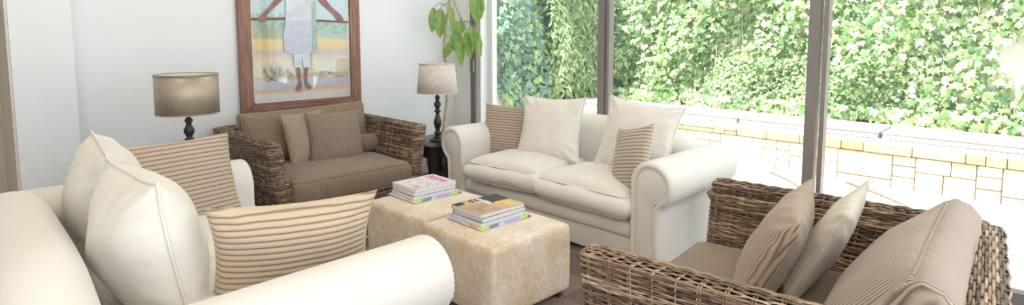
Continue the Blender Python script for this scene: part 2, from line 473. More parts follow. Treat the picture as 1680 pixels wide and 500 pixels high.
# bench pads on the coping
pad_e = [5.62, 4.18, 2.74, 1.33, -.08, -1.5]
pl = ['pale bench pad on the stone ledge, below the shaded ivy corner', 'pale bench pad on the stone ledge, seen behind the cream sofa cushions',
      'pale bench pad on the stone ledge, cut by the wide dark window post', 'pale bench pad on the stone ledge, above the big grey-brown back cushion',
      'pale bench pad on the stone ledge, at the right end outside the picture edge']
for i in range(5):
    a, b = pad_e[i], pad_e[i + 1]
    V, F = rbox(.62, a - b - .03, .075, .03, 4, (4, 14, 1), lambda x, y, z, u, v, w: Vector((x, y, z + (.008 * (1 - u * u) + .003 * math.sin(y * 9 + i)) * (w > 0))))
    o = obj('bench_pad', shift(V, (0, 0, .0375)), F, M_pad); o.location = (XS + .325, (a + b) / 2, .42)
    tag(o, pl[i], 'bench pad', 'pads along the garden ledge')
    for zz in (.012, .063):
        L = []
        hx, hy = .31, (a - b - .03) / 2
        for (cx, cy, s0) in ((hx - .02, hy - .02, 0), (-hx + .02, hy - .02, 1), (-hx + .02, -hy + .02, 2), (hx - .02, -hy + .02, 3)):
            for k in range(5):
                an = (s0 + k / 4) * PI / 2; L.append((cx + .022 * math.cos(an), cy + .022 * math.sin(an), zz))
        V, F = tube(L, .005, 5, True); obj('piping', V, F, M_pad, o)

# ivy : lobed leaves scattered over a bulging surface
IVY = np.array([(0, 0), (.30, -.18), (.46, .10), (.30, .22), (.44, .52), (.18, .50), (0, .95), (-.18, .50), (-.44, .52), (-.30, .22), (-.46, .10), (-.30, -.18)])
OVAL = np.array([(0, 0), (.13, .18), (.18, .45), (.11, .75), (0, 1.0), (-.11, .75), (-.18, .45), (-.13, .18)])
def leaves(name, m, parent, pts, nrm, size, shape, rng, droop=.6, fold=.18):
    n = len(pts); K = len(shape)
    nrm = nrm + rng.normal(0, .42, (n, 3)); nrm[:, 2] += .35
    nrm /= np.linalg.norm(nrm, axis=1)[:, None]
    down = np.tile(np.array([0, 0, -1.]), (n, 1)) + rng.normal(0, droop, (n, 3))
    ydir = down - nrm * np.sum(down * nrm, 1)[:, None]; ydir /= np.linalg.norm(ydir, axis=1)[:, None]
    xdir = np.cross(ydir, nrm)
    sx = shape[:, 0][None, :, None]; sy = shape[:, 1][None, :, None]; sz = (-np.abs(shape[:, 0]) * fold * 2 - .12 * shape[:, 1] ** 2)[None, :, None]
    P = pts[:, None, :] + size[:, None, None] * (sx * xdir[:, None, :] + sy * ydir[:, None, :] + sz * nrm[:, None, :])
    mid = pts + size[:, None] * (ydir * .38)
    V = np.concatenate([P, mid[:, None, :]], 1).reshape(-1, 3)
    b = (np.arange(n) * (K + 1))[:, None, None]
    tri = np.array([(i, (i + 1) % K, K) for i in range(K)])[None]
    F = (b + tri).reshape(-1, 3)
    me = bpy.data.meshes.new(name); me.vertices.add(len(V)); me.vertices.foreach_set('co', V.astype(np.float32).ravel())
    me.loops.add(F.size); me.loops.foreach_set('vertex_index', F.astype(np.int32).ravel())
    me.polygons.add(len(F)); me.polygons.foreach_set('loop_start', np.arange(0, F.size, 3, dtype=np.int32))
    me.update(calc_edges=True); me.validate(); me.materials.append(m)
    o = bpy.data.objects.new(name, me); COL.objects.link(o)
    if parent: o.parent = parent
    return o
rng = np.random.default_rng(5)
def bulge(y, z):
    return .16 + .10 * np.sin(y * 2.1 + 1.1) * np.cos(z * 2.7) + .07 * np.sin(y * 5.3 + z * 4.1)
def stems(parent, pts_fn, n, seed, m=M_bark, r=.006):
    random.seed(seed); mb = MB()
    for i in range(n):
        P = pts_fn(i); V, F = tube(P, [r * (1 - .6 * k / (len(P) - 1)) for k in range(len(P))], 5); mb.add(V, F)
    return mb.build('stems', m, parent, True)
# rear wall ivy
t = thing('ivy', 'sunlit green ivy covering the garden wall behind the stone ledge', 'ivy', (7.74, 2, .42))
def rear_pts(n, y0, y1, z0, z1):
    y = rng.uniform(y0, y1, n); z = rng.uniform(z0, z1, n)
    bare = (np.exp(-(((y - .42) / .17) ** 2 + ((z - 1.20) / .32) ** 2)) > .45)
    low = z < .46 + .02 * np.sin(y * 3.1) ** 2
    keep = ~bare & ~low
    y, z = y[keep], z[keep]; d = bulge(y, z) * rng.uniform(.35, 1.15, len(y)) * (1 + .7 * np.exp(-(z - .45) / .15))
    return np.stack([-d, y - 2, z - .42], 1)
P = rear_pts(11500, -1.4, 5.65, .44, 2.75); leaves('leaves', M_ivy, t, P, np.tile([-1., -.1, 0], (len(P), 1)), rng.uniform(.05, .125, len(P)), IVY, rng)
P = np.concatenate([rear_pts(1100, -1.4, 5.6, .46, .62) + np.array([-.12, 0, 0])]); leaves('trailing_leaves', M_ivy, t, P, np.tile([-1., -.1, .1], (len(P), 1)), rng.uniform(.05, .12, len(P)), IVY, rng)
P = rear_pts(5000, 1.4, 3.6, .5, 1.15); P = P[:2600]; leaves('small_leaves', M_ivy, t, P + np.array([-.05, 0, 0]), np.tile([-1., 0, .3], (len(P), 1)), rng.uniform(.03, .06, len(P)), IVY, rng)
def rs(i):
    y = random.uniform(-3.2, 3.6); z = .0; P = []
    for k in range(9):
        P.append((-.02 - .10 * random.random(), y + random.uniform(-.06, .06) + k * .06 * math.sin(i), z + k * .26))
    return P
stems(t, rs, 34, 3)
# shaded ivy in the corner
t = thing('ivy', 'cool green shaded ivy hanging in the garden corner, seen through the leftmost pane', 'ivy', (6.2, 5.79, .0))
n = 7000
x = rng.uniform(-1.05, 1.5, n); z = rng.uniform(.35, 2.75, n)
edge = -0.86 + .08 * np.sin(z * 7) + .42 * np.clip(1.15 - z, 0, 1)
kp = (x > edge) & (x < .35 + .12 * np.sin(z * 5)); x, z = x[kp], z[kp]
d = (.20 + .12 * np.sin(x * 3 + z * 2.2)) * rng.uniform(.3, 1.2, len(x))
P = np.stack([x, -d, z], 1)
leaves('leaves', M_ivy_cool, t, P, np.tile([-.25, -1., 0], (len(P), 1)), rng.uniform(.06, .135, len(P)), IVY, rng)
def ss(i):
    x = random.uniform(-.8, 1.2); return [(x + .05 * math.sin(k + i) + k * .02, -.02 - .06 * random.random(), k * .3) for k in range(9)]
stems(t, ss, 12, 4)
# narrow leaved climber beside it
t = thing('climbing_shrub', 'narrow-leaved green climber hanging left of the slim dark window mullion', 'shrub', (6.85, 5.55, .0))
n = 4200
y = rng.uniform(-.62, .62, n); z = rng.uniform(.52, 2.75, n); d = (.22 + .10 * np.sin(y * 4 + z * 3)) * rng.uniform(.2, 1.2, n)
P = np.stack([y, -d, z], 1)
leaves('leaves', M_narrow, t, P, np.tile([-.5, -1., 0], (n, 1)), rng.uniform(.07, .14, n), OVAL, rng, droop=.6)
stems(t, lambda i: [(-.45 + i * .1 + .03 * math.sin(k), .02 - .1 * random.random(), .43 + k * .26) for k in range(9)], 10, 6)

# thin tapered dark strands laid on the paving
def strand(label, P, r):
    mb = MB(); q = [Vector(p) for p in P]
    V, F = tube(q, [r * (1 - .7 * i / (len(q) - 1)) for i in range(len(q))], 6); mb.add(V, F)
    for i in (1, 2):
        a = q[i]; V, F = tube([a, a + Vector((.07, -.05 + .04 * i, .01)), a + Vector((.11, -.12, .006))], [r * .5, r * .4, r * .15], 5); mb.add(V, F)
    return tag(mb.build('strand', M_strand, None, True), label, 'strand', 'dark strands on the paving')
M_strand = mat_noise('dark_strand_brown', (.16, .10, .07), (.24, .16, .11), 20, .9)
strand('thin dark branching strand lying on the paving left of the wide dark window post', [(6.15, 2.25, -.018), (5.95, 2.02, -.016), (5.75, 1.84, -.017), (5.50, 1.66, -.02)], .013)
strand('thin dark branching strand lying on the paving right of the wide dark window post', [(6.25, 1.55, -.018), (5.98, 1.22, -.016), (5.72, .96, -.017), (5.40, .70, -.02)], .013)

# ------------------------------------------------------------------ soft furnishing builders
def pillow_mesh(W, H, T, nx=36, ny=36, ear=.07, rib=0, pitch=RIB, wr=.006, seed=0, bend=0, sag=0, q=.5):
    V = []; F = []; id_ = {}
    off = Vector((seed * 3.1, seed * 1.7, seed * .9))
    for side in (1, -1):
        for j in range(ny + 1):
            v = -1 + 2 * j / ny
            for i in range(nx + 1):
                u = -1 + 2 * i / nx
                bd = i in (0, nx) or j in (0, ny)
                if bd and side == -1: continue
                x = W / 2 * u * (1 - ear * (1 - v * v)); y = H / 2 * v * (1 - ear * (1 - u * u))
                h = (max(0, 1 - u * u) * max(0, 1 - v * v)) ** q
                h = h * (1 - sag * v * .5)
                z = side * T / 2 * h
                edge = min(1 - abs(u), 1 - abs(v))
                amp = wr * sstep(0, .12, edge)
                wv = noise.noise(Vector((x * 9, y * 7, side)) + off) * amp
                rad = math.atan2(v, u)
                corner = sstep(.75, 1.3, math.hypot(u, v))
                wv += .6 * wr * math.sin(rad * 22 + seed) * corner * sstep(0, .1, edge)
                z += side * wv
                if rib:
                    z += side * rib * math.sqrt(abs(math.sin(PI * y / pitch))) * sstep(0, .06, edge)
                z += bend * (v * v - .3) + noise.noise(Vector((x * 3, y * 3, 7)) + off) * wr * 1.2
                id_[(side, i, j)] = len(V); V.append((x, y, z))
    def g(s, i, j): return id_[(1, i, j)] if (i in (0, nx) or j in (0, ny)) else id_[(s, i, j)]
    for s in (1, -1):
        for j in range(ny):
            for i in range(nx):
                q4 = (g(s, i, j), g(s, i + 1, j), g(s, i + 1, j + 1), g(s, i, j + 1))
                F.append(q4 if s == 1 else tuple(reversed(q4)))
    loop = [(i, 0) for i in range(nx)] + [(nx, j) for j in range(ny)] + [(i, ny) for i in range(nx, 0, -1)] + [(0, j) for j in range(ny, 0, -1)]
    return V, F, [V[id_[(1, i, j)]] for i, j in loop]
def orient(loc, az, recl, roll=0):
    """local z = facing (azimuth az, leaning back recl), local y = up"""
    a = math.radians(az); r = math.radians(recl)
    nrm = Vector((math.cos(a) * math.cos(r), math.sin(a) * math.cos(r), math.sin(r)))
    up = Vector((-math.cos(a) * math.sin(r), -math.sin(a) * math.sin(r), math.cos(r)))
    rt = up.cross(nrm)
    R = Matrix((rt, up, nrm)).transposed().to_4x4()
    return Matrix.Translation(loc) @ R @ Matrix.Rotation(math.radians(roll), 4, 'Z')
def pillow(label, m, loc, az, recl, roll, W, H, T, group=None, piping=None, **k):
    V, F, loop = pillow_mesh(W, H, T, **k)
    o = obj('cushion', V, F, m); o.matrix_world = orient(loc, az, recl, roll)
    tag(o, label, 'cushion', group)
    if piping:
        V, F = tube(loop, piping, 6, True); obj('piping', V, F, m, o)
    return o
def box_cushion(name, sx, sy, sz, m, parent, loc, crown=.04, r=.05, seed=0, pipe=.006, nm=(16, 16, 2), wr=.005, puff=.015, rot=None):
    """upholstered box cushion, crowned top, piped seams"""
    def fn(x, y, z, u, v, w):
        c = (1 - u * u) * (1 - v * v)
        z2 = z + crown * c ** .6 * (1 if w > 0 else -.3) * abs(w)
        k = puff * (1 - w * w)
        x2 = x + k * u * abs(u) ** 3; y2 = y + k * v * abs(v) ** 3
        e = noise.noise(Vector((x * 6 + seed * 5, y * 6, z * 6))) * wr
        return Vector((x2 + e * .5, y2 + e * .5, z2 + e))
    V, F = rbox(sx, sy, sz, r, 4, nm, fn)
    o = obj(name, V, F, m, parent); o.location = loc
    if rot: o.rotation_euler = rot
    if pipe:
        for s in (1, -1):
            L = []; hx, hy, hz = sx / 2 - r * .29, sy / 2 - r * .29, sz / 2 - r * .29
            for (sx_, sy_) in ((1, 1), (-1, 1), (-1, -1), (1, -1)):
                nxt = {(1, 1): (-1, 1), (-1, 1): (-1, -1), (-1, -1): (1, -1), (1, -1): (1, 1)}[(sx_, sy_)]
                for i in range(12):
                    f = i / 12; a = sx_ + (nxt[0] - sx_) * f; b = sy_ + (nxt[1] - sy_) * f
                    rr = .04
                    L.append((a * hx, b * hy, s * hz))
            # round corners
            L2 = []
            for i, p in enumerate(L):
                if i % 12 == 0:
                    p0 = Vector(L[i - 1]); p1 = Vector(L[(i + 1) % len(L)]); c = Vector(p)
                    L2 += [tuple(c + (p0 - c).normalized() * .035), tuple(c * .985 + (p0 + p1 - 2 * c).normalized() * .010), tuple(c + (p1 - c).normalized() * .035)]
                else: L2.append(p)
            L2 = [tuple(Vector(p) + Vector((0, 0, s * .002))) for p in L2]
            V, F = tube(L2, pipe, 6, True); obj('piping', V, F, m, o)
    return o

# ------------------------------------------------------------------ rolled arm sofa (local: faces +x, front plane x=0, width along y)
def extrude_profile(prof, st, close_ok=True):
    """prof: list of 2D pts (a,b); st: list of (pos, inset, fn) -> verts in (pos,a,b)"""
    n = len(prof); V = []; F = []
    nr = []
    area = sum(prof[i][0] * prof[(i + 1) % n][1] - prof[(i + 1) % n][0] * prof[i][1] for i in range(n))
    sg = 1 if area > 0 else -1
    for i in range(n):
        t = Vector(prof[(i + 1) % n]) - Vector(prof[i - 1]); t = t.normalized() if t.length > 0 else Vector((1, 0))
        nr.append((t[1] * sg, -t[0] * sg))
    for pos, ins in st:
        for i, (a, b) in enumerate(prof): V.append((pos, a - nr[i][0] * ins, b - nr[i][1] * ins))
    for k in range(len(st) - 1):
        for i in range(n):
            F.append((k * n + i, k * n + (i + 1) % n, (k + 1) * n + (i + 1) % n, (k + 1) * n + i))
    F.append(tuple(reversed(range(n)))); F.append(tuple((len(st) - 1) * n + i for i in range(n)))
    return V, F, nr
ZC, RR = .552, .142
def arm_profile(s, shrink=0, nseg=56):
    """s=+1: outer side is +y"""
    r = RR - shrink; yo = .062 - shrink; yi = -RR + shrink; zb = .035 + shrink
    P = [(yi, zb)] + [(yi, zb + (ZC - zb) * k / 8) for k in range(1, 8)]
    a0 = PI; a1 = -math.acos(max(-1, min(1, (yo) / r)))
    for k in range(nseg + 1):
        a = a0 + (a1 - a0) * k / nseg; P.append((r * math.cos(a), ZC + r * math.sin(a)))
    zt = P[-1][1]
    for k in range(1, 9):
        f = k / 8; z = zt + (zb - zt) * f
        P.append((yo - .012 * math.sin(f * PI) * (1 if f < .6 else .8) + .010 * f, z))
    return [(a * s, b) for a, b in P]
def sofa(label, loc, rotz, D, W=1.84):
    t = thing('sofa', label, 'sofa', loc, rotz)
    for s in (1, -1):
        pr = arm_profile(s)
        st = [(-.002, .022), (-.0005, .012), (-.004, .005), (-.012, .001), (-.03, 0), (-.06, 0)]
        st = [(-.014, .040), (-.004, .036), (.002, .028), (.003, .019), (-.003, .009), (-.012, .003), (-.024, 0)] + [(-.022 - (D - .12) * k / 14, 0) for k in range(1, 15)]
        e = -.022 - (D - .12); st += [(e - .09 * math.sin(k / 5 * PI / 2), .055 * (1 - math.cos(k / 5 * PI / 2))) for k in range(1, 6)]
        V, F, nr = extrude_profile(pr, st); n = len(pr)
        V2 = []
        for i, (x, y, z) in enumerate(V):                       # pleats gathered round the scroll
            ang = math.atan2(z - ZC, y); g = math.exp(min(x, 0) / .045) * (1 if z > ZC - .06 else 0)
            k = .0036 * math.sin(ang * 40) * g
            y2, z2 = y + math.cos(ang) * k, z + math.sin(ang) * k
            bend = noise.noise(Vector((x * 2.3, y * 3, s * 5 + loc[0]))) * .006
            V2.append((x, y2 + bend, z2 + bend * .6 * (z > .3)))
        a = obj('arm', V2, F, M_white, t); a.location = (0, s * W / 2, 0)
        pr2 = arm_profile(s, .041)
        V, F, _ = extrude_profile(pr2, [(-.03, 0), (-.012, 0), (-.006, .003), (-.003, .012)])
        p = obj('scroll_panel', V, F, M_white, a)
        V, F = tube([(-.006, y, z) for y, z in arm_profile(s, .038)], .0055, 6, True); obj('piping', V, F, M_white, p)
    # seat deck
    iw = W - 2 * RR + .02
    def deck(x, y, z, u, v, w):
        return Vector((x + .012 * (1 - w * w) * max(0, u) ** 4, y, z))
    mb = MB()
    V, F = rbox(D - .16, iw, .115, .035, 4, (6, 12, 2), deck); mb.add(shift(V, (-(D - .16) / 2 - .035, 0, .2375)), F)
    mb.build('seat_deck', M_white, t, True)
    V, F = rbox(D - .16, iw, .155, .014, 3, (4, 8, 2)); obj('plinth', shift(V, (-(D - .16) / 2 - .05, 0, .1125)), F, M_white, t)
    # back with a rolled crest
    r = .125; zc = .675; xr = -D + r
    P = [(-D + .27, .20), (-D + .265, .35), (-D + .258, .5), (-D + .252, .60)]
    for k in range(25):
        a = -.10 + (PI + .10) * k / 24; P.append((xr + r * math.cos(a), zc + r * math.sin(a)))
    P += [(-D, .5), (-D, .3), (-D, .06), (-D + .2, .06)]
    hw = W / 2 - .02
    st = [(-hw + .16 * (1 - math.sin(k / 7 * PI / 2)), .085 * (1 - math.sin((7 - k) / 7 * PI / 2) if False else (math.cos(k / 7 * PI / 2)) ** 1)) for k in range(0, 7)]
    st = [(-hw + .17 * (1 - math.cos(k / 8 * PI / 2)), .10 * (1 - math.sin(k / 8 * PI / 2))) for k in range(8)]
    m_ = [(-hw + .17 + (2 * hw - .34) * k / 20, 0) for k in range(21)]
    st = st + m_ + [(-a, b) for a, b in reversed(st)]
    V, F, _ = extrude_profile(P, st)
    V2 = []
    for (y, x, z) in V:
        d = abs(y) / hw
        z2 = z - .13 * sstep(.45, 1.08, d) * max(0, (z - .2) / .6)
        e = noise.noise(Vector((y * 2, x * 3, z * 3 + loc[1]))) * .006
        V2.append((x + e, y, z2 + e))
    obj('backrest', V2, [tuple(reversed(f)) for f in F], M_white, t)
    # feet
    for sx in (-.10, -D + .10):
        for sy in (-1, 1):
            V, F = lathe([(.022, 0), (.028, .036)], 14); f = obj('foot', V, F, M_wood, t); f.location = (sx, sy * (W / 2 - .03), 0)
    return t
def sofa_seat(t, D, W, specs):
    iw = W - 2 * RR
    for i, (y, x_front, z, tilt, sx, sy) in enumerate(specs):
        box_cushion('seat_cushion', sx, sy, .165, M_pillow, t, (x_front - sx / 2, y, z), crown=.075, r=.065, seed=i + D, puff=.026, rot=tilt, wr=.013)

SX2 = 2.86
s2 = sofa('cream rolled-arm sofa standing in front of the tall windows', (SX2, 2.64, 0), PI, .94)
sofa_seat(s2, .94, 1.84, [(-.345, .035, .378, (math.radians(1), math.radians(-2), math.radians(3)), .70, .74), (.395, .03, .372, (0, math.radians(-2), math.radians(-1)), .70, .76)])
s1 = sofa('white rolled-arm sofa in the left foreground with its back to the picture edge', (1.225, 2.56, 0), 0, 1.2)
sofa_seat(s1, 1.2, 1.84, [(-.385, .03, .375, (0, math.radians(2), 0), .88, .76), (.385, .03, .375, (0, math.radians(2), 0), .88, .76)])

# loose cushions, cream sofa (faces -x => az 180)
pillow('plain cream cushion leaning on the cream sofa back, left of the slim window mullion', M_pillow, (3.28, 2.86, .715), 186, 14, 1.5, .58, .50, .18, piping=.006, seed=1, wr=.013, ear=.11, nx=48, ny=48)
pillow('plain cream cushion leaning on the cream sofa back behind a small ribbed cushion', M_pillow, (3.30, 2.10, .73), 176, 16, -4, .62, .52, .19, piping=.006, seed=2, wr=.013, ear=.11, nx=48, ny=48)
pillow('brown-grey ribbed cushion at the far left end of the cream sofa', M_rib_grey, (3.26, 3.33, .64), 196, 13, 0, .44, .44, .11, seed=3, rib=.004, nx=28, ny=150, wr=.004)
pillow('small pale ribbed cushion resting against the right rolled arm of the cream sofa', M_rib_pale, (3.04, 1.97, .65), 152, 15, 14, .41, .42, .11, seed=4, rib=.004, nx=28, ny=150, wr=.004)
# loose cushions, white sofa (faces +x => az 0)
pillow('large white piped cushion nearest the camera on the white sofa', M_pillow, (.475, 2.33, .685), 3, 8, -1, .60, .54, .35, piping=.006, seed=5, wr=.017, nx=48, ny=48)
pillow('large white piped cushion behind the nearest one on the white sofa', M_pillow, (.50, 3.08, .685), -4, 8, 2, .58, .54, .33, piping=.006, seed=6, wr=.017, nx=48, ny=48)
pillow('tan chunky-ribbed cushion standing by the near arm of the white sofa', M_rib_tan, (.86, 1.98, .645), 74, 14, 1, .58, .42, .15, ear=.11, seed=7, rib=.0055, nx=36, ny=170, wr=.006)
pillow('taupe ribbed cushion leaning on the far arm of the white sofa', M_rib_taupe, (.81, 3.16, .68), -75, 16, -1, .58, .46, .14, seed=8, rib=.0045, nx=36, ny=170, wr=.005)

# ------------------------------------------------------------------ woven loveseats (local: front y=0 faces -y, width along x)
def weave(rows, corner_counts, m, parent, name, amp=.0040, hh=.0050, th=.0024, seed=0, stake=True):
    """rows: list of (corner list of 4 3D pts outer loop (ccw), outward bias) ; each side is divided by corner_counts stakes"""
    rnd = random.Random(seed); V = []; F = []; base_rows = []
    for k, (C, upness) in enumerate(rows):
        C = [Vector(c) for c in C]; cen = sum(C, Vector()) / 4
        pts = []; nrm = []
        for s in range(4):
            a, b = C[s], C[(s + 1) % 4]; e = (b - a); nn = Vector((e.y, -e.x, 0)).normalized()
            n = corner_counts[s] * 4
            for j in range(n):
                pts.append(a + e * (j / n)); nrm.append(nn)
        J = len(pts)
        # soften corners
        for it in range(2):
            pts = [pts[j] * .5 + (pts[j - 1] + pts[(j + 1) % J]) * .25 for j in range(J)]
            nrm = [(nrm[j] * .5 + (nrm[j - 1] + nrm[(j + 1) % J]) * .25) for j in range(J)]
        nrm = [(n_.normalized() * (1 - upness) + Vector((0, 0, upness))).normalized() for n_ in nrm]
        base_rows.append((pts, nrm))
        cen_line = [pts[j] + nrm[j] * (amp * math.sin(PI * j / 4 + k * PI) + rnd.uniform(-.0006, .0006)) + Vector((0, 0, rnd.uniform(-.0012, .0012))) for j in range(J)]
        j = rnd.randrange(J); done = 0
        while done < J:
            L = min(rnd.randint(8, 34), J - done); ids = [(j + q) % J for q in range(L + 1)]
            b0 = len(V); dz = rnd.uniform(-.001, .001); hk = hh * rnd.uniform(.82, 1.08)
            for q in ids:
                p = cen_line[q]; n_ = nrm[q]; tt = (cen_line[(q + 1) % J] - cen_line[q - 1]).normalized(); u = n_.cross(tt).normalized()
                if u.z < 0: u = -u
                for (cu, cn) in ((1, 0), (.55, 1), (-.55, 1), (-1, 0), (0, -1)):
                    V.append(tuple(p + u * (hk * cu + dz) + n_ * (th * cn)))
            for q in range(L):
                for c in range(5):
                    a = b0 + q * 5 + c; bq = b0 + q * 5 + (c + 1) % 5
                    F.append((a, bq, bq + 5, a + 5))
            j = (j + L) % J; done += L
    if stake:
        J = len(base_rows[0][0])
        for j in range(2, J, 4):
            for off in (-1, 1):
                line = []
                for (pts, nrm) in base_rows:
                    a = pts[(j + off) % J] - pts[j]
                    line.append(pts[j] + (a.normalized() * .0042 if a.length > 1e-6 else a) )
                v, f = tube(line, .0033, 5); b0 = len(V); V += v; F += [tuple(i + b0 for i in q) for q in f]
    o = obj(name, V, F, m, parent, True)
    return o
PITCH = .0092
def taper_rows(fn_bottom, fn_top, z0, z1, thick_axis_inset=.05):
    n = int((z1 - z0) / PITCH); rows = []
    for k in range(n + 1):
        f = k / n; z = z0 + (z1 - z0) * f
        rows.append(([(a[0] + (b[0] - a[0]) * f, a[1] + (b[1] - a[1]) * f, z) for a, b in zip(fn_bottom, fn_top)], 0 if k < n else .35))
    # close the top by shrinking loops
    top = rows[-1][0]; cx = sum(p[0] for p in top) / 4; cy = sum(p[1] for p in top) / 4
    hx = min(abs(p[0] - cx) for p in top); hy = min(abs(p[1] - cy) for p in top); h = min(hx, hy)
    nt_ = max(1, round(h / PITCH))
    for i in range(1, nt_ + 1):
        d = h * i / (nt_ + .45)
        rows.append(([(p[0] - math.copysign(d, p[0] - cx), p[1] - math.copysign(d, p[1] - cy), z1 + .012 * math.sin(min(1, d / h) * PI / 2)) for p in top], .95))
    return rows
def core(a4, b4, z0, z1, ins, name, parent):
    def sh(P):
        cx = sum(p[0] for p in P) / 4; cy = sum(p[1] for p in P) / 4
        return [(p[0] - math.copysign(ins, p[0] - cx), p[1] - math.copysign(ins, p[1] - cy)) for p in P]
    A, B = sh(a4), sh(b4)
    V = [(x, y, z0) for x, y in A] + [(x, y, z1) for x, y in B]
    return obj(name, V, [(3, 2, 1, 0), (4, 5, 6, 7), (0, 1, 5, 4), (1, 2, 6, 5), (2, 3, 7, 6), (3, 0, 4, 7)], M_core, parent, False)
DEP = 1.0
def loveseat(label, loc, rotz):
    t = thing('wicker_loveseat', label, 'loveseat', loc, rotz, 'woven rattan loveseats')
    for s in (1, -1):
        # ccw loops seen from above
        def loop(xi, xo, y0, y1):
            P = [(xi, y0), (xo, y0), (xo, y1), (xi, y1)]
            return P if s > 0 else [(-xo, y0), (-xi, y0), (-xi, y1), (-xo, y1)]
        a4, b4 = loop(.405, .535, .0, .90), loop(.535, .635, -.005, 1.03)
        rows = taper_rows(a4, b4, .05, .715)
        n_ = (2, 14, 2, 14)
        a = weave(rows, n_, M_wick, t, 'arm', seed=11 + s)
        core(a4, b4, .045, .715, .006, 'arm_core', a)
    a4 = [(-.47, .83), (.47, .83), (.47, .93), (-.47, .93)]; b4 = [(-.575, .945), (.575, .945), (.575, 1.072), (-.575, 1.072)]
    b = weave(taper_rows(a4, b4, .05, .715), (16, 2, 16, 2), M_wick, t, 'backrest', seed=21)
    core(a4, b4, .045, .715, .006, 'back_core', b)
    a4 = [(-.44, .035), (.44, .035), (.44, .78), (-.44, .78)]
    f = weave(taper_rows(a4, a4, .05, .26)[:23], (14, 12, 14, 12), M_wick, t, 'seat_base', seed=31)
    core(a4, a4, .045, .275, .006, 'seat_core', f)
    for sx in (-.47, .47):
        for sy in (.05, .85):
            V, F = rbox(.05, .05, .05, .004, 2, (1, 1, 1)); o = obj('foot', shift(V, (0, 0, .025)), F, M_wood, t); o.location = (sx, sy, 0)
    box_cushion('seat_cushion', .93, .86, .17, M_cord_dark, t, (0, .405, .365), crown=.028, r=.035, seed=2, puff=.010)
    return t
l1 = loveseat('dark rattan loveseat with brown corduroy seat under the framed picture', (2.05, 3.645, 0), 0)
L2A = PI + math.radians(5.0)
def copy_tree(o, parent=None):
    c = o.copy(); COL.objects.link(c)
    if parent: c.parent = parent
    for ch in list(o.children): copy_tree(ch, c)
    return c
l2 = copy_tree(l1); l2.location = (2.06, 1.172, 0); l2.rotation_euler = (0, 0, L2A)
l2['label'] = 'rattan loveseat in the right foreground, its arm cut by the bottom edge'
def l2w(x, y, z): return l2.location + Matrix.Rotation(L2A, 3, 'Z') @ Vector((x, y, z))

# cushions on the rattan loveseat under the picture
def back_cushion(label, m, loc, az, recl, W, H, T, roll=0, seed=0):
    V = []
    def fn(x, y, z, u, v, w):
        c = ((1 - u * u) * (1 - v * v)) ** .8
        e = noise.noise(Vector((x * 6 + seed, y * 6, z * 6))) * .008
        ear = 1 - .03 * (1 - v * v); ear2 = 1 - .04 * (1 - u * u)
        x += .022 * u * abs(u) ** 5 * (1 - w * w); y += .022 * v * abs(v) ** 5 * (1 - w * w)
        return Vector((x * ear, y * ear2, z * (.70 + .85 * c * (1 if z > 0 else .45)) + e))
    V, F = rbox(W, H, T, .03, 3, (22, 16, 2), fn)
    o = obj('cushion', V, F, m); o.matrix_world = orient(loc, az, recl, roll); tag(o, label, 'cushion')
    for s in (1, -1):
        L = []
        hx, hy, hz = W / 2 - .008, H / 2 - .008, T / 2 * .70 - .006
        for i in range(64):
            a = 2 * PI * (i + .5) / 64; ca, sa = math.cos(a), math.sin(a); k = (abs(ca) ** 14 + abs(sa) ** 14) ** (-1 / 14)
            u, v = k * ca, k * sa
            L.append((hx * u * (1 - .03 * (1 - v * v)), hy * v * (1 - .04 * (1 - u * u)), s * hz))
        V, F = tube(L, .006, 6, True); obj('piping', V, F, m, o)
    return o
back_cushion('wide golden-brown corduroy back cushion on the loveseat under the picture', M_cord_back, (2.045, 4.39, .635), -90, 14, 1.02, .40, .17, 1, 3)
pillow('pale corduroy cushion half hidden behind the darker one under the picture', M_cord_pale, (1.95, 4.21, .635), -82, 17, 1, .36, .42, .12, seed=9, wr=.007)
pillow('grey-brown corduroy square cushion in front of the pale one under the picture', M_cord_throw, (2.145, 4.12, .63), -96, 17, -1, .44, .42, .13, seed=10, wr=.007)
# small bolster beside them
V, F = lathe([(.0, -.13), (.05, -.128), (.068, -.115), (.074, -.09), (.074, .09), (.068, .115), (.05, .128), (.0, .13)], 24, False)
o = obj('cushion', [(z, x, y) for x, y, z in V], F, M_cord_dark); o.location = (2.43, 4.21, .53)
tag(o, 'small brown bolster cushion tucked beside the right arm under the picture', 'cushion')
for e in (-.112, .112):
    V, F = tube([(e, .070 * math.cos(k * PI / 12), .070 * math.sin(k * PI / 12)) for k in range(24)], .005, 6, True); obj('piping', V, F, M_cord_dark, o)

# cushions on the foreground loveseat
azb = 90 + 5.0
pillow('tan ribbed corduroy cushion, front of the three on the right loveseat', M_cord_tan, (2.15, .765, .635), 105, 27, -2, .60, .46, .17, seed=12, wr=.010, nx=48, ny=48)
pillow('cream linen cushion sandwiched between two brown cushions on the right loveseat', M_cord_cream, (2.275, .625, .645), 96, 27, -2, .52, .47, .12, seed=13, wr=.012, nx=48, ny=48)
back_cushion('large grey-brown corduroy back cushion filling the right loveseat', M_cord_far, (2.06, .36, .622), 93, 36, .94, .47, .18, 0, 7)

